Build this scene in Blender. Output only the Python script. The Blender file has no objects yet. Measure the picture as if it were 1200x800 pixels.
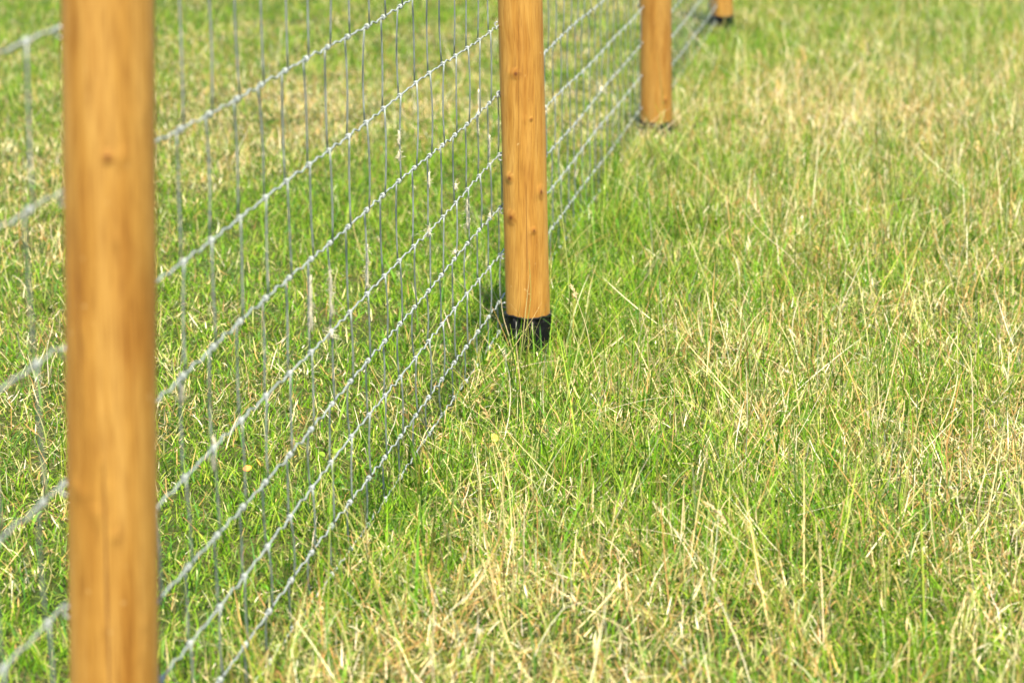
import bpy, math, random
import numpy as np
from mathutils import Vector, Matrix

random.seed(7)
rng = np.random.default_rng(11)
scene = bpy.context.scene

# ------------------------------------------------------------------ camera
F_PX = 3500.0                      # focal length in pixels of the 1200 px wide photograph
PITCH = math.radians(12.16)
CAM_H = 1.357
cam_data = bpy.data.cameras.new("camera")
cam = bpy.data.objects.new("camera", cam_data)
scene.collection.objects.link(cam)
cam.location = (0, 0, CAM_H)
cam.rotation_euler = (math.radians(90) - PITCH, 0, 0)
cam_data.sensor_width = 36
cam_data.lens = F_PX / 1200 * 36
cam_data.clip_start = 0.05
cam_data.clip_end = 2000
cam_data.dof.use_dof = True
cam_data.dof.focus_distance = 5.5
cam_data.dof.aperture_fstop = 5.8
scene.camera = cam

# ------------------------------------------------------------------ light
SUN_EL = math.radians(69)
SUN_DIR_XY = Vector((0.10, -0.995))         # where the sun stands, seen from above
world = bpy.data.worlds.new("World")
scene.world = world
world.use_nodes = True
wn = world.node_tree.nodes
sky = wn.new("ShaderNodeTexSky")
sky.sky_type = 'NISHITA'
sky.sun_disc = False
sky.sun_elevation = SUN_EL
sky.sun_rotation = math.atan2(SUN_DIR_XY.x, SUN_DIR_XY.y)
world.node_tree.links.new(sky.outputs[0], wn["Background"].inputs[0])
wn["Background"].inputs[1].default_value = 0.105
sun_data = bpy.data.lights.new("sun", 'SUN')
sun_data.energy = 4.8
sun_data.angle = math.radians(0.6)
sun_data.color = (1.0, 0.93, 0.75)
sun = bpy.data.objects.new("sun", sun_data)
scene.collection.objects.link(sun)
sd = Vector((SUN_DIR_XY.x * math.cos(SUN_EL), SUN_DIR_XY.y * math.cos(SUN_EL), math.sin(SUN_EL)))
sun.rotation_euler = sd.to_track_quat('Z', 'Y').to_euler()
sun.location = sd * 30

scene.view_settings.view_transform = 'Standard'
scene.view_settings.look = 'None'
scene.view_settings.gamma = 1
scene.view_settings.use_curve_mapping = False
scene.view_settings.exposure = 1.6

# ------------------------------------------------------------------ helpers
FWD = np.array([0, math.cos(PITCH), -math.sin(PITCH)])
UP = np.array([0, math.sin(PITCH), math.cos(PITCH)])
RIGHT = np.array([1.0, 0, 0])
ORG = np.array([0, 0, CAM_H])

def ray(u, v):
    return FWD * F_PX + RIGHT * (u - 600) + UP * (400 - v)

def on_ground(u, v, h=0.0):
    d = ray(u, v)
    return ORG + d * ((h - CAM_H) / d[2])

def at_dist(u, v, zc):
    return ORG + ray(u, v) * (zc / F_PX)

def project(p):
    q = np.asarray(p) - ORG
    z = q @ FWD
    return 600 + F_PX * (q @ RIGHT) / z, 400 - F_PX * (q @ UP) / z, z

def tag(o, label=None, cat=None, group=None, kind=None):
    if label: o["label"] = label
    if cat: o["category"] = cat
    if group: o["group"] = group
    if kind: o["kind"] = kind
    return o

def link_mesh(name, verts, faces, mat, parent=None, smooth=True, loc=None):
    me = bpy.data.meshes.new(name)
    me.from_pydata([tuple(map(float, v)) for v in verts], [], faces)
    me.update()
    if smooth:
        me.polygons.foreach_set("use_smooth", [True] * len(me.polygons))
    me.materials.append(mat)
    o = bpy.data.objects.new(name, me)
    scene.collection.objects.link(o)
    if loc is not None: o.location = loc
    if parent: o.parent = parent
    return o

class MB:
    """collects tubes and ribbons into one mesh"""
    def __init__(self): self.v = []; self.f = []
    def tube(self, pts, rad, sides=6, cap=True):
        pts = np.asarray(pts, float); n = len(pts)
        rad = np.broadcast_to(np.asarray(rad, float), (n,))
        tang = np.gradient(pts, axis=0)
        tang /= np.linalg.norm(tang, axis=1)[:, None] + 1e-12
        ref = np.array([0, 0, 1.0]) if abs(tang[0][2]) < 0.8 else np.array([1.0, 0.2, 0])
        a = np.cross(tang[0], ref); a /= np.linalg.norm(a)
        base = len(self.v)
        for i in range(n):
            a = a - tang[i] * (a @ tang[i]); a /= np.linalg.norm(a) + 1e-12
            b = np.cross(tang[i], a)
            for k in range(sides):
                t = 2 * math.pi * k / sides
                self.v.append(pts[i] + rad[i] * (a * math.cos(t) + b * math.sin(t)))
        for i in range(n - 1):
            for k in range(sides):
                k2 = (k + 1) % sides
                self.f.append((base + i*sides + k, base + i*sides + k2, base + (i+1)*sides + k2, base + (i+1)*sides + k))
        if cap:
            self.f.append(tuple(base + k for k in range(sides))[::-1])
            self.f.append(tuple(base + (n-1)*sides + k for k in range(sides)))
    def build(self, name, mat, parent=None, smooth=True, loc=None):
        v = self.v
        if loc is not None: v = [p - np.asarray(loc) for p in v]
        return link_mesh(name, v, self.f, mat, parent, smooth, loc)

def vnoise(x, y, scale, seed=0):
    """smooth value noise, 0..1"""
    r = np.random.default_rng(1000 + seed)
    g = r.random((128, 128))
    xs = np.asarray(x) / scale + 40.3; ys = np.asarray(y) / scale + 33.7
    xi = np.floor(xs).astype(int); yi = np.floor(ys).astype(int)
    fx = xs - xi; fy = ys - yi
    fx = fx*fx*(3-2*fx); fy = fy*fy*(3-2*fy)
    G = lambda a, b: g[a % 128, b % 128]
    return (G(xi, yi)*(1-fx)*(1-fy) + G(xi+1, yi)*fx*(1-fy) + G(xi, yi+1)*(1-fx)*fy + G(xi+1, yi+1)*fx*fy)

def ground_h(x, y):
    return (0.035 * (vnoise(x, y, 0.9, 1) - 0.5) + 0.02 * (vnoise(x, y, 0.28, 2) - 0.5))

# ------------------------------------------------------------------ materials
def new_mat(name):
    m = bpy.data.materials.new(name); m.use_nodes = True
    return m, m.node_tree.nodes, m.node_tree.links, m.node_tree.nodes["Principled BSDF"]

def math_node(N, L, op, a, b=None, c=None, clamp=False):
    n = N.new("ShaderNodeMath"); n.operation = op; n.use_clamp = clamp
    for i, x in enumerate((a, b, c)):
        if x is None: continue
        if isinstance(x, (int, float)): n.inputs[i].default_value = x
        else: L.new(x, n.inputs[i])
    return n.outputs[0]

def ramp(N, L, fac, stops):
    n = N.new("ShaderNodeValToRGB")
    e = n.color_ramp.elements
    while len(e) < len(stops): e.new(0.5)
    for el, (p, c) in zip(e, stops):
        el.position = p; el.color = (*c, 1) if len(c) == 3 else c
    L.new(fac, n.inputs[0])
    return n.outputs[0]

def blade_material(name, trans=0.35, rough=0.45, spec=0.35):
    m, N, L, P = new_mat(name)
    at = N.new("ShaderNodeAttribute"); at.attribute_name = "tint"
    L.new(at.outputs["Color"], P.inputs["Base Color"])
    P.inputs["Roughness"].default_value = rough
    P.inputs["Specular IOR Level"].default_value = spec
    tr = N.new("ShaderNodeBsdfTranslucent")
    L.new(at.outputs["Color"], tr.inputs["Color"])
    mx = N.new("ShaderNodeMixShader"); mx.inputs[0].default_value = trans
    L.new(P.outputs[0], mx.inputs[1]); L.new(tr.outputs[0], mx.inputs[2])
    L.new(mx.outputs[0], N["Material Output"].inputs["Surface"])
    return m

M_GRASS = blade_material("grass_blade", 0.36, 0.55, 0.08)
M_STRAW = blade_material("straw_blade", 0.28, 0.6, 0.12)

def simple_mat(name, col, rough=0.5, metal=0.0, spec=0.5, noise=None, bump=0.0, nscale=40):
    m, N, L, P = new_mat(name)
    P.inputs["Base Color"].default_value = (*col, 1)
    P.inputs["Roughness"].default_value = rough
    P.inputs["Metallic"].default_value = metal
    P.inputs["Specular IOR Level"].default_value = spec
    tc = N.new("ShaderNodeTexCoord")
    nz = N.new("ShaderNodeTexNoise"); nz.inputs["Scale"].default_value = nscale; nz.inputs["Detail"].default_value = 5
    L.new(tc.outputs["Object"], nz.inputs["Vector"])
    if noise:
        L.new(ramp(N, L, nz.outputs[0], [(0.3, col), (0.7, noise)]), P.inputs["Base Color"])
    if bump:
        b = N.new("ShaderNodeBump"); b.inputs["Strength"].default_value = bump; b.inputs["Distance"].default_value = 0.002
        L.new(nz.outputs[0], b.inputs["Height"]); L.new(b.outputs[0], P.inputs["Normal"])
    return m

M_WIRE = simple_mat("galvanised_wire", (0.18, 0.20, 0.18), 0.55, 0.25, 0.35, (0.30, 0.32, 0.295), 0.2, 90)
M_STAPLE = simple_mat("staple_steel", (0.25, 0.26, 0.25), 0.5, 0.4, 0.5, (0.36, 0.36, 0.35), 0.2, 120)
M_SLEEVE = simple_mat("black_bitumen_sleeve", (0.003, 0.003, 0.0035), 0.6, 0, 0.08, (0.007, 0.0065, 0.006), 0.5, 60)
M_WOOL = simple_mat("sheep_wool", (0.54, 0.47, 0.32), 0.9, 0, 0.1, (0.66, 0.59, 0.43), 0.6, 200)

def sleeve_mat():
    m, N, L, P = new_mat("black_bitumen_sleeve")
    tc = N.new("ShaderNodeTexCoord")
    a = N.new("ShaderNodeTexNoise"); a.inputs["Scale"].default_value = 38; a.inputs["Detail"].default_value = 6
    mp = N.new("ShaderNodeMapping"); mp.inputs["Scale"].default_value = (1, 1, 2.6)
    L.new(tc.outputs["Object"], mp.inputs[0]); L.new(mp.outputs[0], a.inputs[0])
    c = ramp(N, L, a.outputs[0], [(0.0, (0.003, 0.003, 0.0035)), (0.56, (0.005, 0.005, 0.006)), (0.70, (0.018, 0.017, 0.016)), (0.85, (0.06, 0.05, 0.035))])
    L.new(c, P.inputs["Base Color"])
    P.inputs["Roughness"].default_value = 0.5; P.inputs["Specular IOR Level"].default_value = 0.15
    b = N.new("ShaderNodeBump"); b.inputs["Strength"].default_value = 0.6; b.inputs["Distance"].default_value = 0.003
    L.new(a.outputs[0], b.inputs["Height"]); L.new(b.outputs[0], P.inputs["Normal"])
    return m
M_SLEEVE = sleeve_mat()

def ground_mat():
    m, N, L, P = new_mat("turf_soil")
    tc = N.new("ShaderNodeTexCoord")
    a = N.new("ShaderNodeTexNoise"); a.inputs["Scale"].default_value = 2.2; a.inputs["Detail"].default_value = 6
    b = N.new("ShaderNodeTexNoise"); b.inputs["Scale"].default_value = 70; b.inputs["Detail"].default_value = 8; b.inputs["Roughness"].default_value = 0.75
    L.new(tc.outputs["Object"], a.inputs[0]); L.new(tc.outputs["Object"], b.inputs[0])
    c1 = ramp(N, L, b.outputs[0], [(0.32, (0.03, 0.025, 0.008)), (0.5, (0.045, 0.05, 0.012)), (0.66, (0.15, 0.12, 0.05))])
    c2 = ramp(N, L, b.outputs[0], [(0.32, (0.02, 0.025, 0.006)), (0.55, (0.035, 0.055, 0.01)), (0.72, (0.10, 0.10, 0.03))])
    mx = N.new("ShaderNodeMix"); mx.data_type = 'RGBA'
    L.new(ramp(N, L, a.outputs[0], [(0.4, (0, 0, 0)), (0.6, (1, 1, 1))]), mx.inputs[0])
    L.new(c1, mx.inputs[6]); L.new(c2, mx.inputs[7])
    L.new(mx.outputs[2], P.inputs["Base Color"])
    P.inputs["Roughness"].default_value = 0.95
    P.inputs["Specular IOR Level"].default_value = 0.1
    bp = N.new("ShaderNodeBump"); bp.inputs["Strength"].default_value = 0.8; bp.inputs["Distance"].default_value = 0.01
    L.new(b.outputs[0], bp.inputs["Height"]); L.new(bp.outputs[0], P.inputs["Normal"])
    return m

def wood_mat(seed, r, knots, cracks, tone=1.0):
    """pressure treated softwood, grain wrapped round the post; angle 0 faces the path side"""
    m, N, L, P = new_mat("treated_softwood")
    tc = N.new("ShaderNodeTexCoord")
    sp = N.new("ShaderNodeSeparateXYZ"); L.new(tc.outputs["Object"], sp.inputs[0])
    ny = math_node(N, L, 'MULTIPLY', sp.outputs[1], -1)
    ang = math_node(N, L, 'ARCTAN2', sp.outputs[0], ny)
    arc = math_node(N, L, 'MULTIPLY', ang, r)
    z = sp.outputs[2]
    # wandering of the grain
    wv = N.new("ShaderNodeTexNoise"); wv.inputs["Scale"].default_value = 3.0; wv.inputs["Detail"].default_value = 2
    ofs = N.new("ShaderNodeVectorMath"); ofs.operation = 'ADD'; ofs.inputs[1].default_value = (seed * 3.7, seed * 1.3, seed)
    L.new(tc.outputs["Object"], ofs.inputs[0]); L.new(ofs.outputs[0], wv.inputs["Vector"])
    wob = math_node(N, L, 'MULTIPLY', math_node(N, L, 'SUBTRACT', wv.outputs[0], 0.5), 0.03)
    arc2 = math_node(N, L, 'ADD', arc, wob)
    kmask = None; kcore = None
    for (ka, kz, ks) in knots:
        da = math_node(N, L, 'SUBTRACT', arc, ka * r)
        dz = math_node(N, L, 'MULTIPLY', math_node(N, L, 'SUBTRACT', z, kz), 0.75)
        d = math_node(N, L, 'SQRT', math_node(N, L, 'ADD', math_node(N, L, 'MULTIPLY', da, da), math_node(N, L, 'MULTIPLY', dz, dz)))
        halo = math_node(N, L, 'SUBTRACT', 1.0, math_node(N, L, 'DIVIDE', d, ks * 2.6), clamp=True)
        core = math_node(N, L, 'SUBTRACT', 1.0, math_node(N, L, 'DIVIDE', d, ks), clamp=True)
        kmask = halo if kmask is None else math_node(N, L, 'MAXIMUM', kmask, halo)
        kcore = core if kcore is None else math_node(N, L, 'MAXIMUM', kcore, core)
    if kmask is not None:
        arc2 = math_node(N, L, 'ADD', arc2, math_node(N, L, 'MULTIPLY', kmask, 0.012))
    cv = N.new("ShaderNodeCombineXYZ")
    L.new(math_node(N, L, 'MULTIPLY', arc2, 1.0), cv.inputs[0])
    L.new(math_node(N, L, 'MULTIPLY', z, 0.045), cv.inputs[1])
    cv.inputs[2].default_value = seed * 5.1
    g1 = N.new("ShaderNodeTexNoise"); g1.inputs["Scale"].default_value = 75; g1.inputs["Detail"].default_value = 4
    g2 = N.new("ShaderNodeTexNoise"); g2.inputs["Scale"].default_value = 420; g2.inputs["Detail"].default_value = 3
    L.new(cv.outputs[0], g1.inputs[0]); L.new(cv.outputs[0], g2.inputs[0])
    cv2 = N.new("ShaderNodeCombineXYZ")
    L.new(arc2, cv2.inputs[0]); L.new(math_node(N, L, 'MULTIPLY', z, 0.18), cv2.inputs[1]); cv2.inputs[2].default_value = seed * 2.3
    g3 = N.new("ShaderNodeTexNoise"); g3.inputs["Scale"].default_value = 26; g3.inputs["Detail"].default_value = 5
    L.new(cv2.outputs[0], g3.inputs[0])
    t = tone
    base = ramp(N, L, g1.outputs[0], [(0.25, (0.33*t, 0.142*t, 0.018*t)), (0.45, (0.425*t, 0.207*t, 0.034*t)), (0.62, (0.47*t, 0.245*t, 0.050*t)), (0.8, (0.37*t, 0.165*t, 0.024*t))])
    blot = ramp(N, L, g3.outputs[0], [(0.32, (0.80, 0.70, 0.56)), (0.5, (1, 1, 1)), (0.72, (1.06, 1.10, 1.2))])
    fine = ramp(N, L, g2.outputs[0], [(0.3, (0.70, 0.62, 0.52)), (0.55, (1.04, 1.04, 1.04))])
    def mul(a, b, f=1.0):
        x = N.new("ShaderNodeMix"); x.data_type = 'RGBA'; x.blend_type = 'MULTIPLY'; x.inputs[0].default_value = f
        L.new(a, x.inputs[6]); L.new(b, x.inputs[7]); return x.outputs[2]
    col = mul(mul(base, blot), fine)
    def blend(a, colr, fac):
        x = N.new("ShaderNodeMix"); x.data_type = 'RGBA'
        L.new(fac, x.inputs[0]); L.new(a, x.inputs[6]); x.inputs[7].default_value = (*colr, 1); return x.outputs[2]
    height = math_node(N, L, 'ADD', math_node(N, L, 'MULTIPLY', g2.outputs[0], 0.25), g3.outputs[0])
    if kmask is not None:
        col = blend(col, (0.24, 0.085, 0.012), math_node(N, L, 'MULTIPLY', kmask, 0.75, clamp=True))
        col = blend(col, (0.13, 0.042, 0.009), math_node(N, L, 'MULTIPLY', kcore, 1.3, clamp=True))
        height = math_node(N, L, 'ADD', height, math_node(N, L, 'MULTIPLY', kmask, 1.2))
    for (ca, z0, z1, w) in cracks:
        da = math_node(N, L, 'ABSOLUTE', math_node(N, L, 'SUBTRACT', math_node(N, L, 'ADD', arc, math_node(N, L, 'MULTIPLY', wob, 0.35)), ca * r))
        mid = (z0 + z1) / 2; half = (z1 - z0) / 2
        taper = math_node(N, L, 'SUBTRACT', 1.0, math_node(N, L, 'DIVIDE', math_node(N, L, 'ABSOLUTE', math_node(N, L, 'SUBTRACT', z, mid)), half), clamp=True)
        wid = math_node(N, L, 'MULTIPLY', math_node(N, L, 'POWER', taper, 0.5), w)
        mk = math_node(N, L, 'MULTIPLY', math_node(N, L, 'DIVIDE', math_node(N, L, 'SUBTRACT', wid, da), w * 0.5, clamp=True), 0.8)
        col = blend(col, (0.16, 0.06, 0.015), mk)
        height = math_node(N, L, 'SUBTRACT', height, mk)
    # pale scuffs and resin beads
    vz = N.new("ShaderNodeTexNoise"); vz.inputs["Scale"].default_value = 95; vz.inputs["Detail"].default_value = 1
    L.new(ofs.outputs[0], vz.inputs[0])
    sc = math_node(N, L, 'MULTIPLY', math_node(N, L, 'SUBTRACT', vz.outputs[0], 0.74), 14, clamp=True)
    col = blend(col, (0.60, 0.40, 0.16), math_node(N, L, 'MULTIPLY', sc, 0.6))
    L.new(col, P.inputs["Base Color"])
    P.inputs["Roughness"].default_value = 0.6
    P.inputs["Diffuse Roughness"].default_value = 0.15
    P.inputs["Specular IOR Level"].default_value = 0.25
    bp = N.new("ShaderNodeBump"); bp.inputs["Strength"].default_value = 0.55; bp.inputs["Distance"].default_value = 0.0022
    L.new(height, bp.inputs["Height"]); L.new(bp.outputs[0], P.inputs["Normal"])
    return m

# ------------------------------------------------------------------ ground
def build_ground():
    xs = np.concatenate([[-600, -150, -40, -12], np.linspace(-5, 7, 150), [14, 40, 150, 600]])
    ys = np.concatenate([[-600, -100, -20, -3], np.linspace(1, 20, 240), [30, 60, 160, 700]])
    X, Y = np.meshgrid(xs, ys)
    Z = ground_h(X, Y)
    inner = (X > -6) & (X < 8) & (Y > 0.5) & (Y < 21)
    Z = np.where(inner, Z, -0.01)
    v = np.stack([X, Y, Z], -1).reshape(-1, 3)
    nx = len(xs); f = []
    for j in range(len(ys) - 1):
        for i in range(nx - 1):
            a = j * nx + i
            f.append((a, a + 1, a + nx + 1, a + nx))
    o = link_mesh("ground", v, f, ground_mat())
    tag(o, kind="structure")
build_ground()

# ------------------------------------------------------------------ the fence
AZ = math.radians(8.03)
FD = np.array([math.sin(AZ), math.cos(AZ), 0.0])          # along the fence
FN = np.array([-math.cos(AZ), math.sin(AZ), 0.0])         # towards the grazed side
POST_PIX = [(138, 1146, 126.5, 0), (619.5, 410, 609.5, 0), (769.5, 160, 768, 0), (846.5, 33, 845, 0)]
POST_R = [0.0477, 0.0468, 0.0505, 0.0478]
bases = [on_ground(u, v) for (u, v, _, _) in POST_PIX]
P1 = bases[0]
bases.append(bases[3] + FD * 3.15)
MESH_OFF = 0.0515
lineO = P1 + FN * MESH_OFF
# least-squares line through post bases gives the fence line
WIRE_H = [1.016, 0.839, 0.681, 0.536, 0.403, 0.292, 0.199, 0.103, 0.037]
def on_fence(u, v):
    d = ray(u, v); t = ((lineO - ORG) @ FN) / (d @ FN)
    return ORG + d * t
WIRE_H_FIT = []
for i, (u, v) in enumerate([(75, 28), (178, 168), (585, 28), (585, 109), (585, 184), (585, 247), (585, 300), (588, 352), (588, 391)]):
    WIRE_H_FIT.append(on_fence(u, v)[2])
print("WIRES", [round(h, 3) for h in WIRE_H_FIT], "BASES", [b.round(2).tolist() for b in bases])
WIRE_H = WIRE_H_FIT

fence = bpy.data.objects.new("wire_fence", None)
scene.collection.objects.link(fence)
fence.location = tuple(P1)
tag(fence, "galvanised woven wire stock fence on round amber timber posts running back through the grass", "fence")
P1v = np.array(P1)

POST_KNOTS = [
    [(0.42, 0.905, 0.0030)],
    [(-0.55, 0.595, 0.0042), (-0.85, 0.375, 0.0042), (-0.80, 0.292, 0.0055), (0.70, 0.345, 0.0055), (0.25, 0.265, 0.003), (0.1, 0.5, 0.002)],
    [(-0.50, 0.50, 0.009), (0.5, 0.12, 0.004)],
    [(0.3, 0.2, 0.008)], [(0.1, 0.5, 0.008)]]
POST_CRACKS = [
    [(0.15, 0.25, 0.62, 0.0016), (-0.35, 0.62, 0.93, 0.0015), (0.35, 0.05, 0.4, 0.0012)],
    [(-0.12, 0.10, 0.37, 0.0012), (-0.45, 0.3, 0.78, 0.0008), (0.35, 0.42, 0.6, 0.0006)],
    [(0.2, 0.0, 0.3, 0.001)], [(0.2, 0.0, 0.3, 0.001)], [(0.2, 0.0, 0.3, 0.001)]]

def post_axis(k):
    """lean of post k so that its upper part stands where it does"""
    if k >= 4: return 0.0
    b = bases[k]; u, v = POST_PIX[k][2:]
    d = ray(u, v)
    t = (b[1] - ORG[1]) / d[1]
    p = ORG + d * t
    return (p[0] - b[0]) / p[2]

def build_post(k):
    b = bases[k]; r = POST_R[min(k, 3)] if k < 4 else 0.048
    lean = post_axis(k)
    H = 1.32
    segs, rows = 80, 220
    rr = np.random.default_rng(50 + k)
    gz = float(ground_h(b[0], b[1]))
    z0 = gz - 0.12
    zs = np.concatenate([np.linspace(z0, H - 0.012, rows), [H - 0.006, H - 0.001, H]])
    verts = []; faces = []
    ph = rr.random(8) * 6.28
    for j, z in enumerate(zs):
        shrink = 1.0
        if j == rows: shrink = 0.975
        if j == rows + 1: shrink = 0.92
        if j == rows + 2: shrink = 0.6
        taper = 1.0 - 0.02 * (z / H)
        for i in range(segs):
            a = 2 * math.pi * i / segs
            wob = (0.012 * math.sin(2*a + ph[0] + z*1.3) + 0.008 * math.sin(3*a + ph[1] - z*2.1)
                   + 0.006 * math.sin(a + ph[2] + z*5.0) * math.sin(z*9 + ph[3])
                   + 0.004 * math.sin(5*a + ph[4]) * math.sin(z*21 + ph[5]) + 0.003 * math.sin(7*a + ph[6] + z*33))
            R = r * taper * shrink * (1 + wob)
            # swollen knots and drawknife marks
            for (ka, kz, ks) in POST_KNOTS[k]:
                ang = ka - math.pi / 2
                da = math.atan2(math.sin(a - ang), math.cos(a - ang)) * r
                d2 = (da*da + (z-kz)**2) / (2.2*ks)**2
                if d2 < 6: R += 0.0013 * math.exp(-d2)
            if k == 0:
                for (ka, kz, ks, amp) in BUMPS:
                    ang = ka - math.pi / 2
                    da = math.atan2(math.sin(a - ang), math.cos(a - ang)) * r
                    d2 = (da*da + (z-kz)**2*1.6) / ks**2
                    if d2 < 6: R += amp * math.exp(-d2)
            verts.append((R*math.cos(a) + lean*z, R*math.sin(a), z))
    n = len(zs)
    for j in range(n - 1):
        for i in range(segs):
            i2 = (i + 1) % segs
            faces.append((j*segs+i, j*segs+i2, (j+1)*segs+i2, (j+1)*segs+i))
    faces.append(tuple((n-1)*segs + i for i in range(segs)))
    o = link_mesh("post", verts, faces, wood_mat(k + 1, r, POST_KNOTS[k], POST_CRACKS[k], [0.86, 0.91, 0.76, 0.82, 1][k]), fence,
                  loc=tuple(np.array([b[0], b[1], 0]) - np.array([P1v[0], P1v[1], 0])))
    # black sleeve shrunk round the foot
    top = gz + [0.075, SLEEVE_TOP, 0.046, 0.050, 0.05][k]
    sv = []; sf = []; sg = 64; rows2 = 14
    prof = [(z0 - 0.01 + (top - z0 + 0.01) * t, 0.0030) for t in np.linspace(0, 1, rows2)] + [(top - 0.004, 0.0030), (top - 0.003, 0.0036), (top, 0.0036), (top + 0.0006, 0.0030), (top + 0.0006, -0.0015)]
    for (zz, off) in prof:
        for i in range(sg):
            a = 2 * math.pi * i / sg
            dz = 0.0018 * math.sin(2*a + 1.0) + 0.0009 * math.sin(5*a) + 0.0006 * math.sin(13*a) if zz > top - 0.0045 else 0
            q = r * (1 + 0.012 * math.sin(2*a + ph[0] + zz*1.3) + 0.008 * math.sin(3*a + ph[1] - zz*2.1)) + off
            q += 0.0006 * math.sin(9*a + zz*60)
            sv.append((q*math.cos(a) + lean*zz, q*math.sin(a), zz + dz))
    for j in range(len(prof) - 1):
        for i in range(sg):
            i2 = (i+1) % sg
            sf.append((j*sg+i, j*sg+i2, (j+1)*sg+i2, (j+1)*sg+i))
    link_mesh("sleeve", sv, sf, M_SLEEVE, o)
    # staples
    for wi, h in enumerate(WIRE_H):
        if wi == len(WIRE_H) - 1: continue
        c = np.array([lean*h, 0, h]) + FN * (r - 0.004) + FD * (rr.random() - 0.5) * 0.012
        mb = MB(); pts = []
        tw = (rr.random() - 0.5) * 0.6
        for t in np.linspace(0, math.pi, 9):
            pts.append(c + FN * (0.002 + 0.0088 * math.sin(t) ** 0.5) + np.array([0, 0, 1]) * 0.0055 * math.cos(t) + FD * tw * 0.008 * math.cos(t))
        mb.tube(pts, 0.0016, 6)
        mb.build("staple", M_STAPLE, o)
    return o

BUMPS = []
_r = random.Random(4)
for i in range(11):
    t = i / 10
    BUMPS.append((-0.75 + 0.95*t + _r.uniform(-.1, .1), 0.565 - 0.055*t + _r.uniform(-.008, .008), 0.0045, 0.0012))
for i in range(16):
    BUMPS.append((_r.uniform(-1.2, 1.2), _r.uniform(0.35, 1.05), 0.004, 0.0009))
SLEEVE_TOP = 0.080

POST_LABELS = ["thickest amber post, nearest the camera, with its foot below the picture",
               "amber post in sharp focus with a tall black band round its foot",
               "third post back, its black foot almost hidden in tall grass",
               "farthest amber post, only its short foot visible at the top edge", None]
for k in range(5):
    o = build_post(k)
    if POST_LABELS[k]: o["label"] = POST_LABELS[k]

# --- woven wire
STAY = 0.15
S0 = None
def fence_pt(s, h, off=0.0):
    side = MESH_OFF + off
    # the net follows the posts, a touch slack between them
    lean = -0.012 * (h - 0.5)
    return P1v * np.array([1, 1, 0]) + FD * s + FN * (side + lean) + np.array([0, 0, h])
_q = on_fence(205, 0)
s_ref = (_q - P1v) @ FD
n0 = int(math.floor((s_ref + 0.95) / STAY))
stays_s = [s_ref + STAY * (i - n0) for i in range(0, 200) if s_ref + STAY * (i - n0) < 12.6]
print("STAYS", len(stays_s))
rs = random.Random(3)
stay_j = [[s + rs.uniform(-0.006, 0.006) + 0.006*math.sin(h*9 + i*0.7) - 0.035*(h-0.5) for h in WIRE_H] for i, s in enumerate(stays_s)]

def sag(s, wi):
    return 0.0035 * math.sin(s * 2.0 + wi * 1.7) + 0.002 * math.sin(s * 5.3 + wi)

def line_pt(s, wi):
    return fence_pt(s, WIRE_H[wi] + sag(s, wi))

for wi in range(len(WIRE_H)):
    mb = MB(); pts = []
    pts.append(line_pt(stays_s[0] + (-0.35), wi))
    for i in range(len(stays_s) - 1):
        a, b = stay_j[i][wi], stay_j[i+1][wi]
        kp = rs.uniform(0.42, 0.62); amp = rs.uniform(0.0008, 0.0028); ho = rs.uniform(-0.001, 0.001)
        for (t, dz) in ((0.0, 0), (0.08, 0), (kp-0.2, ho), (kp-0.13, amp*0.7), (kp-0.06, amp), (kp+0.0, amp*0.3), (kp+0.06, -amp*0.8), (kp+0.13, -amp), (kp+0.2, -amp*0.3), (kp+0.26, 0), (0.93, 0)):
            p = line_pt(a + (b-a)*t, wi); p[2] += dz; p += FN * dz * 0.5
            pts.append(p)
    pts.append(line_pt(stay_j[-1][wi] + 0.05, wi))
    pts = [p - P1v for p in pts]
    mb.tube(pts, 0.00150 if wi else 0.0018, 6)
    mb.build("line_wire", M_WIRE, fence)

for i, s in enumerate(stays_s):
    mb = MB()
    sides = 6 if s < 5 else 5
    for wi in range(len(WIRE_H)):
        c = line_pt(stay_j[i][wi], wi) - P1v
        # hinge knot: both stay ends wound round the line wire
        turns = 2.6; half = rs.uniform(0.0050, 0.0066); R = rs.uniform(0.0030, 0.0036)
        pts = []
        for q in range(17):
            t = q / 16
            a = t * turns * 2 * math.pi + 1.2
            pts.append(c + FD * (half * (1 - 2*t)) + R * (FN * math.cos(a) + np.array([0, 0, 1]) * math.sin(a)))
        mb.tube(pts, 0.00155, 5)
        if wi < len(WIRE_H) - 1:
            c2 = line_pt(stay_j[i][wi+1], wi+1) - P1v
            a0 = c - FD * 0.0055 + FN * 0.003*(1 if wi % 2 else -1)
            a1 = c2 + FD * 0.0055 + FN * 0.003*(1 if wi % 2 else -1)
            bow = FD * rs.uniform(-0.002, 0.002) + FN * rs.uniform(-0.003, 0.003)
            seg = []
            for t in (0, 0.12, 0.35, 0.6, 0.85, 1):
                seg.append(a0 + (a1 - a0) * t + bow * math.sin(math.pi * t))
            mb.tube(seg, 0.0015, sides)
    mb.build("stay_wire", M_WIRE, fence)

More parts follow.
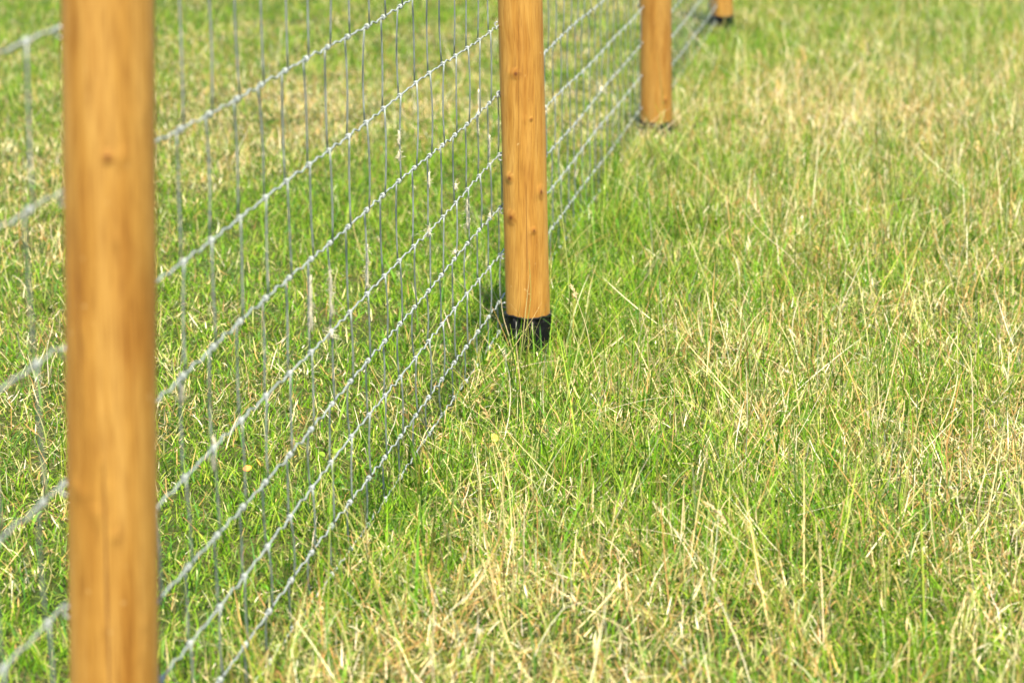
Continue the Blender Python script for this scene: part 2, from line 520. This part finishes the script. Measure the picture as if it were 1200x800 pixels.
# ------------------------------------------------------------------ grass
def blade_mesh(name, base, length, width, az, tilt, curve, face, col, tipcol, mat, seg=4, kink=None, taper_pow=1.6, taper0=0.75):
    """all arrays of n blades -> one mesh object"""
    n = len(base)
    ts = np.linspace(0, 1, seg + 1)
    V = np.zeros((n, seg + 1, 2, 3), np.float32)
    C = np.ones((n, seg + 1, 2, 4), np.float32)
    p = base.copy()
    dirh = np.stack([np.cos(az), np.sin(az)], -1)
    wd = np.stack([np.cos(face), np.sin(face), np.zeros(n)], -1)
    prev = 0
    for j, t in enumerate(ts):
        if j > 0:
            tm = (t + prev) / 2
            ang = tilt + curve * tm
            if kink is not None:
                ang = ang + np.where(tm > kink[0], kink[1], 0)
            dl = length * (t - prev)
            p = p + np.stack([np.sin(ang) * dirh[:, 0] * dl, np.sin(ang) * dirh[:, 1] * dl, np.cos(ang) * dl], -1)
        w = width * (taper0 + (1-taper0) * min(1, t*4)) * (1 - t ** taper_pow) * 0.5 + 0.00018
        V[:, j, 0] = p - wd * w[:, None]
        V[:, j, 1] = p + wd * w[:, None]
        C[:, j, :, :3] = (col + (tipcol - col) * t)[:, None, :]
        prev = t
    # keep above the soil
    nv = n * (seg + 1) * 2
    idx = (np.arange(n)[:, None] * (seg + 1) * 2 + np.arange(seg)[None, :] * 2)[..., None] + np.array([0, 1, 3, 2])
    faces = idx.reshape(-1, 4)
    return V.reshape(-1, 3), faces.astype(np.int32), C.reshape(-1, 4)

def make_fast(name, parts, mat):
    vs = []; fs = []; cs = []; o = 0
    for v, f, c in parts:
        vs.append(v); fs.append(f + o); cs.append(c); o += len(v)
    v = np.concatenate(vs); f = np.concatenate(fs); c = np.concatenate(cs)
    me = bpy.data.meshes.new(name)
    me.vertices.add(len(v)); me.vertices.foreach_set("co", v.astype(np.float32).ravel())
    me.loops.add(len(f) * 4); me.loops.foreach_set("vertex_index", f.astype(np.int32).ravel())
    me.polygons.add(len(f)); me.polygons.foreach_set("loop_start", np.arange(0, len(f)*4, 4, dtype=np.int32))
    me.polygons.foreach_set("loop_total", np.full(len(f), 4, np.int32))
    me.polygons.foreach_set("use_smooth", np.ones(len(f), bool))
    a = me.attributes.new("tint", 'FLOAT_COLOR', 'POINT')
    a.data.foreach_set("color", c.astype(np.float32).ravel())
    me.update(calc_edges=True)
    me.materials.append(mat)
    ob = bpy.data.objects.new(name, me)
    scene.collection.objects.link(ob)
    print(name, len(f), "quads")
    return ob

YMIN, YMAX = 3.35, 17.5
def sample(density):
    """points over the seen ground and a margin beside it; thinner far away and beside the picture"""
    n = int(density * 100)
    y = rng.uniform(YMIN, YMAX, n * 2)
    x = rng.uniform(-4.6, 4.6, n * 2)
    half = 0.1715 * y * 1.03
    inside = np.abs(x) < half + 0.12
    margin = np.abs(x) < half + 1.3
    keep_p = np.where(inside, 1.0, np.where(margin, 0.35, 0.0))
    keep_p = keep_p * np.clip(1.35 - 0.10 * (y - 4.5), 0.42, 1.0)
    # n*2 points over 9.2 x 14.15 m^2
    dens = n * 2 / (9.2 * (YMAX - YMIN))
    keep = rng.random(n * 2) < keep_p * density / dens
    return x[keep], y[keep]

def fence_side(x, y):
    """signed distance to the fence line, + = our side"""
    return -((x - lineO[0]) * FN[0] + (y - lineO[1]) * FN[1])

# (u, v, radius m, strength): patches of drier or lusher turf found in the photograph
PATCH = [(300, 120, 0.7, .6), (440, 100, 0.6, .2), (230, 200, 0.5, .45), (700, 60, 0.4, .3), (1000, 110, 1.2, .28), (940, 330, 0.5, .25),
         (640, 740, 0.3, .8), (540, 780, 0.25, .7), (520, 690, .12, .5), (900, 560, .12, .4), (1080, 600, .15, .5), (1000, 690, 0.3, .3), (840, 760, 0.3, .2), (1130, 380, 0.3, .3), (60, 300, .3, .25), (1120, 560, .25, .25), (600, 620, .2, .2), (1050, 130, .8, .2),
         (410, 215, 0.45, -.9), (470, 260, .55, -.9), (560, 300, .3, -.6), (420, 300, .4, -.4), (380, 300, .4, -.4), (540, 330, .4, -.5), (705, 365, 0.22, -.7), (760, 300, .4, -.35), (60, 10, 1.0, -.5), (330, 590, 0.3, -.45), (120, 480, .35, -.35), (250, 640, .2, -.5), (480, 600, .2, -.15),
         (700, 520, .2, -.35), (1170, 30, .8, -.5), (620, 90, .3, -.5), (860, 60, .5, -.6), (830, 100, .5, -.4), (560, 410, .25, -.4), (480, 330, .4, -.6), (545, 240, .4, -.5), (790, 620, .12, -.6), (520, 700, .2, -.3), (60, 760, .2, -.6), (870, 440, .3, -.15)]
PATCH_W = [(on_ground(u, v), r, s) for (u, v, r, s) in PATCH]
def dryness(x, y):
    d = 0.40 + 0.40 * (vnoise(x, y, 0.55, 5) - 0.5) + 0.60 * (vnoise(x, y, 0.12, 6) - 0.5) + 0.25 * (vnoise(x, y, 1.6, 7) - 0.5)
    for (p, r, s) in PATCH_W:
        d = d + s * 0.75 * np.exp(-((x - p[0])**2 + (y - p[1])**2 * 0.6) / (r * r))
    return np.clip(d, 0.02, 1)

TUSSOCK = [(on_ground(u, v), r, a) for (u, v, r, a) in [(800, 690, .14, .9), (1000, 650, .16, .7), (700, 400, .16, .7), (1150, 690, .13, .8), (900, 470, .18, .7),
           (1130, 470, .15, .6), (660, 640, .10, .5), (850, 215, .25, .7), (620, 560, .12, .4), (980, 300, .25, .5), (1160, 250, .3, .7), (740, 540, .1, .5), (470, 730, .08, .5), (850, 330, .2, .4)]]
def tussock(x, y):
    k = np.ones_like(x)
    for (p, r, a) in TUSSOCK:
        k = k + a * np.exp(-((x - p[0])**2 + (y - p[1])**2 * 0.5) / (r * r))
    return k

def post_clear(x, y):
    """lower turf hard against the posts' feet"""
    k = np.ones_like(x)
    for i in (1, 2, 3):
        b = bases[i]
        rad = [0, 0.18, 0.24, 0.35][i]
        d2 = (x - b[0])**2 + (y - (b[1] - [0, 0.12, .17, .25][i]))**2
        k = np.minimum(k, 1 - [0, 0.66, 0.72, 0.72][i] * np.exp(-d2 / rad**2 * 1.3))
    return k

def in_post(x, y):
    m = np.zeros(len(x), bool)
    for b in bases:
        m |= (x - b[0])**2 + (y - b[1])**2 < 0.056**2
    return m

def pick(pal, n, wts=None):
    pal = np.array(pal)
    i = rng.choice(len(pal), n, p=None if wts is None else np.array(wts) / sum(wts))
    c = pal[i] * rng.uniform(0.78, 1.22, (n, 1)) * rng.uniform(0.93, 1.07, (n, 3))
    return c

GREENS = [(0.045, 0.120, 0.005), (0.090, 0.195, 0.006), (0.140, 0.262, 0.010), (0.20, 0.31, 0.020), (0.080, 0.19, 0.032), (0.28, 0.34, 0.040)]
OLIVES = [(0.20, 0.23, 0.05), (0.28, 0.27, 0.09)]
STRAWS = [(0.52, 0.40, 0.18), (0.64, 0.52, 0.29), (0.46, 0.29, 0.10), (0.70, 0.62, 0.42), (0.30, 0.18, 0.06), (0.50, 0.44, 0.19), (0.42, 0.40, 0.15), (0.38, 0.22, 0.07)]

def field(kind, density, mat_pal, wts, lmin, lmax, wmin, wmax, tilt_s, curve_s, drypow, seg=4, tall_side=1.0, lush=False, tipdry=0.0):
    x, y = sample(density)
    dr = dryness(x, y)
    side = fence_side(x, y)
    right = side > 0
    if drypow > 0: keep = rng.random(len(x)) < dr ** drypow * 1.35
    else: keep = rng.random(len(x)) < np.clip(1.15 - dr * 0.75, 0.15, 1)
    if not lush:
        pass
    clump = vnoise(x, y, 0.06, 9 + kind) * 0.6 + vnoise(x, y, 0.17, 19 + kind) * 0.4
    keep &= rng.random(len(x)) < np.clip(clump * 2.2 - 0.15, 0.38 if kind == 1 else 0.15, 1)
    if tall_side != 1.0:
        keep &= right | (rng.random(len(x)) < tall_side)
    keep &= ~in_post(x, y)
    x, y, dr, side, right = (a[keep] for a in (x, y, dr, side, right))
    n = len(x)
    base = np.stack([x, y, ground_h(x, y) - 0.004], -1)
    ln = lmin + (lmax - lmin) * rng.random(n) ** 1.5
    # longer on our side, longest along the foot of the fence
    ln = ln * np.where(right, 1.0, 0.78) * (1 + 0.35 * np.exp(-(side - 0.08)**2 / 0.03))
    ln = ln * tussock(x, y) * (0.60 + 0.80 * vnoise(x, y, 0.28, 30)) * post_clear(x, y)
    wd = rng.uniform(wmin, wmax, n)
    az = rng.uniform(0, 2*math.pi, n) + 0
    tilt = np.abs(rng.normal(0, tilt_s, n)) + 0.03
    curve = np.abs(rng.normal(0, curve_s, n))
    face = az + math.pi/2 + rng.normal(0, 0.5, n)
    col = pick(mat_pal, n, wts)
    tip = col * rng.uniform(0.9, 1.25, (n, 1))
    if tipdry:
        m = rng.random(n) < tipdry * (0.4 + dr)
        tip[m] = pick(STRAWS, int(m.sum()))
    return blade_mesh("", base, ln, wd, az, tilt, curve, face, col, tip, None, seg)

green_parts = [
    field(1, 17000, GREENS + OLIVES, [3, 4, 4, 3, 2.5, 2, 1.5, 1.2], 0.020, 0.065, 0.0014, 0.0036, 0.75, 1.5, 0, 4, tipdry=0.15),
    field(2, 4200, GREENS + OLIVES, [3, 4, 4, 3, 2.5, 2, 1.5, 1.2], 0.045, 0.11, 0.0014, 0.0036, 0.55, 1.2, 0, 5, 0.5, tipdry=0.25),
    field(3, 520, GREENS + OLIVES, [3, 3, 2, 2, 2, 2, 1.5, 1], 0.10, 0.23, 0.0012, 0.0028, 0.45, 1.3, 0, 6, 0.10, tipdry=0.3),
    field(4, 110, [(0.035, 0.085, 0.008), (0.05, 0.11, 0.012)], None, 0.10, 0.22, 0.0014, 0.0022, 0.28, 0.3, 0, 5, 0.08),
    # broad little leaves low in the turf
    field(5, 420, [(0.10, 0.23, 0.03), (0.14, 0.27, 0.04), (0.20, 0.30, 0.05)], None, 0.012, 0.034, 0.005, 0.010, 0.9, 0.8, 0, 4),
    field(6, 160, [(0.11, 0.24, 0.02), (0.16, 0.28, 0.03)], None, 0.06, 0.14, 0.004, 0.0065, 0.5, 1.2, 0, 6, 0.3, tipdry=0.2),
]

# straw: thatch lying on the soil, leaning dead leaves, upright stalks
def straw(density, lmin, lmax, wmin, wmax, tlo, thi, cur, drypow, seg, side_keep, pal=STRAWS, wts=None, kinked=False, zlo=0.0, zhi=0.0, seedheads=0.0):
    x, y = sample(density)
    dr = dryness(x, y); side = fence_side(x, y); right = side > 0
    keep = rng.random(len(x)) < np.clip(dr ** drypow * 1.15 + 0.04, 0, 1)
    keep &= right | (rng.random(len(x)) < side_keep)
    keep &= ~in_post(x, y)
    cl = vnoise(x, y, 0.09, 44)
    keep &= rng.random(len(x)) < np.clip(cl * 1.8, 0.25, 1)
    x, y, side, right = x[keep], y[keep], side[keep], right[keep]
    n = len(x)
    base = np.stack([x, y, ground_h(x, y) + rng.uniform(zlo, zhi, n) * (0.4 + 0.6 * right)], -1)
    ln = (lmin + (lmax - lmin) * rng.random(n) ** 1.6) * np.where(right, 1.0, 0.75) * (0.35 + 0.65 * post_clear(x, y))
    wd = rng.uniform(wmin, wmax, n)
    az = rng.uniform(0, 2*math.pi, n)
    tilt = rng.uniform(tlo, thi, n)
    curve = rng.normal(0, cur, n)
    face = az + math.pi/2 + rng.normal(0, 0.4, n)
    col = pick(pal, n, wts); tip = col * rng.uniform(0.85, 1.2, (n, 1))
    kk = None
    if kinked:
        kk = (np.where(rng.random(n) < 0.3, rng.uniform(0.3, 0.8, n), 2.0), rng.uniform(0.4, 1.8, n))
    out = [blade_mesh("", base, ln, wd, az, tilt, curve, face, col, tip, None, seg, kk, 3.5, 0.9)]
    if seedheads:
        V = out[0][0].reshape(n, seg + 1, 2, 3).mean(2)
        sel = np.where(rng.random(n) < seedheads)[0]
        K = 16
        tt = np.tile(np.linspace(0, 0.97, K), len(sel))
        si = np.repeat(sel, K)
        a = V[si, seg - 1]; b = V[si, seg]
        pb = a + (b - a) * tt[:, None]
        m = len(pb)
        sc = col[si] * rng.uniform(0.8, 1.15, (m, 1))
        out.append(blade_mesh("", pb.astype(float), rng.uniform(0.004, 0.010, m) * (1.15 - 0.5 * tt), rng.uniform(0.0010, 0.0019, m), az[si] + rng.normal(0, 1.3, m),
                              tilt[si] + rng.normal(0, .35, m), rng.normal(0, 0.3, m), rng.uniform(0, 6.28, m), sc, sc * 0.9, None, 2))
    return out

straw_parts = []
straw_parts += straw(4000, 0.015, 0.06, 0.0009, 0.0024, 0.9, 1.6, 0.7, 0.8, 4, 0.95, zlo=0.004, zhi=0.045, kinked=True)
straw_parts += straw(2600, 0.03, 0.10, 0.0009, 0.0021, 0.2, 1.2, 0.8, 0.8, 4, 0.75, zlo=-0.003, zhi=0.015, kinked=True)
straw_parts += straw(620, 0.08, 0.24, 0.0008, 0.0017, 0.1, 1.15, 0.9, 0.7, 6, 0.15, kinked=True, seedheads=0.12)
straw_parts += straw(70, 0.14, 0.30, 0.0011, 0.0021, 0.8, 1.45, 0.35, 0.6, 7, 0.1, kinked=True, zlo=0.01, zhi=0.05)
straw_parts += straw(45, 0.16, 0.32, 0.0010, 0.0018, 0.15, 1.1, 0.3, 0.5, 7, 0.05, kinked=True, seedheads=0.3)

g = make_fast("grass", green_parts, M_GRASS)
tag(g, "green meadow grass, short on the far side of the fence and longer on this side", "grass", kind="stuff")
g = make_fast("dry_grass", straw_parts, M_STRAW)
tag(g, "pale straw coloured dead grass mixed through the green meadow", "dry grass", kind="stuff")

# ------------------------------------------------------------------ single stalks that stand out
def tint_mesh(o, col):
    a = o.data.attributes.new("tint", 'FLOAT_COLOR', 'POINT')
    n = len(o.data.vertices)
    c = np.ones((n, 4), np.float32); c[:, :3] = np.array(col) * rng.uniform(0.85, 1.15, (n, 1))
    a.data.foreach_set("color", c.ravel())

def stalk(name, pix, depth_v, col, rad, label, cat, head=0, mat=M_STRAW, group=None, lean_y=0.0, bow=0.0):
    """pix: points of the stalk in the photograph, foot first; depth_v: row where its foot meets the ground"""
    foot = on_ground(pix[0][0], depth_v)
    zc = (foot - ORG) @ FWD
    P = [at_dist(u, v, zc + lean_y * i / (len(pix) - 1)) for i, (u, v) in enumerate(pix)]
    P[0][2] = min(P[0][2], 0.02)
    pts = []
    Q = [P[0]] + P + [P[-1]]
    for i in range(1, len(Q) - 2):
        for t in np.linspace(0, 1, 8, endpoint=False):
            p0, p1, p2, p3 = Q[i-1], Q[i], Q[i+1], Q[i+2]
            pts.append(0.5 * ((2*p1) + (-p0+p2)*t + (2*p0-5*p1+4*p2-p3)*t*t + (-p0+3*p1-3*p2+p3)*t**3))
    pts.append(P[-1]); pts = np.array(pts)
    n = len(pts)
    root = bpy.data.objects.new(name, None) if head else None
    mb = MB(); mb.tube(pts, np.linspace(rad, rad * 0.55, n), 5)
    if head:
        scene.collection.objects.link(root); root.location = tuple(foot)
        st = mb.build("stem", mat, root, loc=None)
        st.data.transform(Matrix.Translation(-Vector(foot)))
        tint_mesh(st, col)
        hb = MB(); L = np.cumsum(np.r_[0, np.linalg.norm(np.diff(pts, axis=0), axis=1)])
        start = L[-1] - head
        for q in range(int(head * 1100)):
            l = start + head * random.random()
            c = np.array([np.interp(l, L, pts[:, k]) for k in range(3)])
            tdir = pts[-1] - pts[-3]; tdir /= np.linalg.norm(tdir)
            d = tdir * 0.9 + rng.normal(0, 0.36, 3); d /= np.linalg.norm(d)
            ln = random.uniform(0.006, 0.012) * (1.15 - 0.5 * (l - start) / head)
            hb.tube([c, c + d*ln*0.35 + rng.normal(0, .0004, 3), c + d*ln*0.75, c + d*ln], [0.0003, 0.0010, 0.0008, 0.0002], 4)
        hd = hb.build("seed_head", mat, root); hd.data.transform(Matrix.Translation(-Vector(foot)))
        tint_mesh(hd, np.array(col) * 1.1)
        tag(root, label, cat, group)
        return root
    o = mb.build(name, mat, None, loc=tuple(foot)); tint_mesh(o, col)
    tag(o, label, cat, group)
    return o

STR = (0.62, 0.50, 0.27); PALE = (0.68, 0.58, 0.38); TAN = (0.50, 0.36, 0.15); GRN = (0.05, 0.11, 0.015); YG = (0.3, 0.32, 0.08)
G = "single stalks standing out of the meadow"
stalk("grass_stalk", [(902, 700), (868, 650), (850, 610), (826, 588)], 705, STR, 0.0011, "thick pale seed head drooping over to the left, lower right of the middle", "grass stalk", 0.05, group=G)
stalk("grass_stalk", [(862, 715), (830, 668), (798, 628), (786, 616)], 718, PALE, 0.0009, "thin pale stalk leaning left just below the drooping seed head", "grass stalk", 0.0, group=G)
stalk("grass_stalk", [(882, 590), (887, 552), (894, 524), (904, 512)], 596, PALE, 0.0010, "short pale bleached stalk curving up to the right in the middle of the meadow", "grass stalk", 0.0, group=G)
stalk("grass_stalk", [(950, 738), (880, 730), (800, 722), (715, 708)], 742, STR, 0.0010, "long straw lying almost level across the lower right meadow", "straw", 0.0, group=G)
stalk("grass_stalk", [(1132, 655), (1122, 615), (1110, 570), (1092, 540)], 660, GRN, 0.0011, "dark green stem leaning left near the right edge", "grass stalk", 0.0, M_GRASS, group=G)
stalk("grass_stalk", [(1137, 560), (1140, 490), (1138, 420), (1136, 405)], 565, PALE, 0.0009, "tall upright pale stalk near the right edge", "grass stalk", 0.0, group=G)
stalk("grass_stalk", [(612, 420), (617, 385), (622, 345), (620, 305)], 424, YG, 0.0009, "yellow green stalk standing straight in front of the sharp post with a black foot", "grass stalk", 0.0, group=G)
stalk("grass_stalk", [(604, 436), (598, 400), (590, 372), (587, 350)], 440, STR, 0.0010, "straw coloured stalk leaning on the left side of the black post foot", "grass stalk", 0.0, group=G)
stalk("grass_stalk", [(628, 424), (625, 398), (624, 382), (624, 377)], 426, PALE, 0.0011, "short cream stub of straw in front of the black post foot, right hand one", "grass stalk", 0.0, group=G)
stalk("grass_stalk", [(605, 424), (605, 402), (605, 388), (605, 377)], 426, (0.55, 0.5, 0.42), 0.0011, "short greyish stub of straw in front of the black post foot, left hand one", "grass stalk", 0.0, group=G)
stalk("grass_stalk", [(640, 610), (606, 540), (580, 500), (560, 470)], 615, TAN, 0.0009, "tan stalk leaning left in the grass at the foot of the wire net", "grass stalk", 0.035, group=G)
stalk("grass_stalk", [(508, 752), (540, 740), (565, 733), (588, 728)], 756, STR, 0.0012, "short thick straw lying in the dry patch at the bottom", "straw", 0.0, group=G)
stalk("grass_stalk", [(1195, 590), (1178, 578), (1160, 576), (1150, 575)], 596, PALE, 0.0012, "short bent pale stalk touching the right edge", "grass stalk", 0.0, group=G)
stalk("grass_stalk", [(985, 500), (990, 460), (1000, 420), (1000, 352)], 506, YG, 0.0009, "slender yellow green stalk rising in the right half of the meadow", "grass stalk", 0.03, group=G)
stalk("grass_stalk", [(945, 330), (925, 300), (890, 270), (870, 245)], 338, PALE, 0.0010, "pale straight stalk leaning left in the upper right meadow", "grass stalk", 0.0, group=G)
stalk("grass_stalk", [(710, 470), (695, 420), (686, 380), (670, 335)], 474, STR, 0.0010, "straw stalk leaning left to the right of the black post foot", "grass stalk", 0.03, group=G)

# ------------------------------------------------------------------ fallen leaves and small weeds
def leaf_obj(name, loc, size, col, label, cat, rot, group=None, tiltv=0.5):
    v = []; f = []
    nx, ny = 9, 7
    for i in range(nx):
        t = i / (nx - 1)
        w = size * 0.36 * math.sin(math.pi * min(1, t * 0.93 + 0.07)) ** 0.7 * (1 + 0.1 * math.sin(i * 2.1))
        for j in range(ny):
            s = j / (ny - 1) * 2 - 1
            v.append(((t - 0.5) * size, s * w, 0.32 * abs(s) * w + 0.25 * size * (t - 0.5) ** 2 + 0.0006 * math.sin(i*3 + j*2)))
    for i in range(nx - 1):
        for j in range(ny - 1):
            a = i * ny + j; f.append((a, a + 1, a + ny + 1, a + ny))
    m, N, L, P = new_mat(name + "_skin")
    tc = N.new("ShaderNodeTexCoord"); nz = N.new("ShaderNodeTexNoise"); nz.inputs["Scale"].default_value = 160
    L.new(tc.outputs["Object"], nz.inputs[0])
    L.new(ramp(N, L, nz.outputs[0], [(0.35, tuple(c*0.6 for c in col)), (0.6, col)]), P.inputs["Base Color"])
    P.inputs["Roughness"].default_value = 0.6
    o = link_mesh(name, v, f, m, loc=tuple(loc)); o.rotation_euler = (tiltv, -0.3, rot)
    sol = o.modifiers.new("thickness", 'SOLIDIFY'); sol.thickness = 0.0004
    tag(o, label, cat, group)
    return o

p = on_ground(290, 549, 0.035); leaf_obj("fallen_leaf", p, 0.017, (0.62, 0.22, 0.01), "small orange fallen leaf in the grass beyond the wire net, lower one of two", "leaf", 0.4, "fallen leaves", 0.7)
p = on_ground(302, 542, 0.035); leaf_obj("fallen_leaf", p, 0.020, (0.60, 0.33, 0.04), "small yellow fallen leaf just right of the orange one", "leaf", 1.9, "fallen leaves", 0.9)
p = on_ground(579, 513, 0.05); leaf_obj("fallen_leaf", p, 0.022, (0.62, 0.46, 0.06), "pale yellow fallen leaf on the near side below the sharp post", "leaf", 1.2, "fallen leaves", 0.8)

def weed(u, v, label, n=4, size=0.022, hgt=0.05, col=(0.17, 0.27, 0.025)):
    base = on_ground(u, v); base[2] = ground_h(base[0], base[1])
    root = bpy.data.objects.new("weed_plant", None); scene.collection.objects.link(root); root.location = tuple(base)
    tag(root, label, "weed", "broad leaved weeds in the turf")
    for q in range(n):
        a = q * 2.4 + u; 
        tip = np.array([math.cos(a) * hgt * 0.5, math.sin(a) * hgt * 0.5, hgt * random.uniform(0.7, 1.1)])
        mb = MB(); mb.tube([np.zeros(3), tip * np.array([0.3, 0.3, 0.6]), tip], 0.0006, 5)
        st = mb.build("leaf_stalk", M_GRASS, root); tint_mesh(st, (0.12, 0.2, 0.04))
        vs = []; fs = []
        nx, ny = 7, 5
        ca, sa = math.cos(a), math.sin(a)
        for i in range(nx):
            t = i / (nx - 1); w = size * 0.42 * math.sin(math.pi * (0.08 + 0.9*t)) ** 0.7
            for j in range(ny):
                s = j / (ny - 1) * 2 - 1
                lx = t * size; ly = s * w; lz = 0.35 * abs(s) * w - 0.3 * t * t * size + (0.5 + 0.25 * math.sin(q*3)) * lx
                vs.append((tip[0] + ca*lx - sa*ly, tip[1] + sa*lx + ca*ly, tip[2] + lz))
        for i in range(nx - 1):
            for j in range(ny - 1):
                k = i*ny + j; fs.append((k, k+1, k+ny+1, k+ny))
        lf = link_mesh("leaf", vs, fs, M_GRASS, root); tint_mesh(lf, col)
weed(391, 562, "small round leaved green weed right beside the wire net", 4, 0.016, 0.05, (0.20, 0.30, 0.03))

# ------------------------------------------------------------------ wool caught on the net
def wool(u, v0, v1, rad, label):
    rad = rad * 0.82
    a = on_fence(u, v0); b = on_fence(u, v1)
    # snap to the nearest stay at that height
    def snap(p):
        s = (p - P1v) @ FD; h = p[2]
        best = None
        for i in range(len(stays_s)):
            for wi in range(len(WIRE_H) - 1):
                if WIRE_H[wi+1] <= h <= WIRE_H[wi]:
                    t = (WIRE_H[wi] - h) / (WIRE_H[wi] - WIRE_H[wi+1])
                    sa = stay_j[i][wi] - 0.0055; sb = stay_j[i][wi+1] + 0.0055
                    ss = sa + (sb - sa) * t
                    if best is None or abs(ss - s) < abs(best - s): best = ss
        return best if best is not None else s
    n = max(5, int(abs(a[2] - b[2]) / 0.006))
    axis = [fence_pt(snap(a + (b-a)*0.5) if n <= 6 else snap(a + (b - a) * t), a[2] + (b[2] - a[2]) * t) for t in np.linspace(0, 1, n)]
    axis = np.array(axis)
    c0 = axis.mean(0)
    mb = MB()
    r2 = np.random.default_rng(int(u * 7 + v0))
    # felted core, lumpy
    lump = 0.35 + 0.65 * np.abs(np.sin(np.linspace(0, 1, n) * math.pi * (1 + n // 8) + u)) * np.sin(np.linspace(0.12, math.pi - 0.12, n)) ** 0.5
    mb.tube(axis + r2.normal(0, rad*0.15, axis.shape), np.maximum(rad * lump * 0.75, 0.0016), 7)
    # loose fibres
    for q in range(int(14 + 9 * n)):
        t = r2.random(); c = axis[int(t * (n - 1))] + r2.normal(0, rad * 0.3, 3)
        d = r2.normal(0, 1, 3); d[2] = d[2] * 1.5 - 0.6; d /= np.linalg.norm(d)
        ln = rad * r2.uniform(0.6, 1.9)
        e = r2.normal(0, rad * 0.6, 3)
        mb.tube([c, c + d*ln*0.4 + e*0.5, c + d*ln*0.8 + e, c + d*ln + e*1.2], 0.00028, 3, cap=False)
    o = mb.build("wool_tuft", M_WOOL, None, loc=tuple(c0))
    tag(o, label, "wool", "tufts of sheep wool caught on the wire net")

wool(465, 155, 172, 0.0035, "upper curl of the double wool tuft hanging highest on the net")
wool(465, 178, 190, 0.0050, "lower curl of the double wool tuft hanging high on the net")
wool(546, 236, 272, 0.0048, "long ragged wool tuft on the net a little left of the sharp post")
wool(361, 325, 392, 0.0048, "long wool strip on the net, leftmost of the row of three long strips")
wool(386, 318, 375, 0.0048, "long wool strip in the middle of the row of three on the net")
wool(430, 286, 340, 0.0042, "long wool strip at the right end of the row of three on the net")
wool(383, 393, 403, 0.0075, "thick round wool knot on a line wire below the three long strips")
wool(502, 268, 279, 0.0065, "round wool knot half way up the net, left of the sharp post")
wool(533, 217, 224, 0.0050, "small round wool bead on an upright wire, above the long ragged tuft")
wool(531, 297, 302, 0.0050, "small flat wool bead on an upright wire below the long ragged tuft")
wool(573, 252, 262, 0.0045, "small wool tuft on the net close to the left side of the sharp post")
wool(574, 158, 184, 0.0030, "thin wool wisp on the last upright wires beside the sharp post, higher up")
wool(560, 105, 160, 0.0025, "thinnest string of wool beads, on an upright wire high up near the sharp post")
wool(500, 205, 222, 0.0035, "small wool tuft on the net between the high curls and the long ragged tuft")
wool(215, 448, 470, 0.0035, "blurred wool tuft on the net beside the thickest post, upper one")
wool(244, 520, 560, 0.0035, "blurred wool strip low on the net to the right of the thickest post")
wool(640, 125, 136, 0.0060, "wool tuft on the net immediately right of the sharp post")
wool(703, 104, 112, 0.0100, "blurred pale wool tuft on the net between the sharp post and the third post")
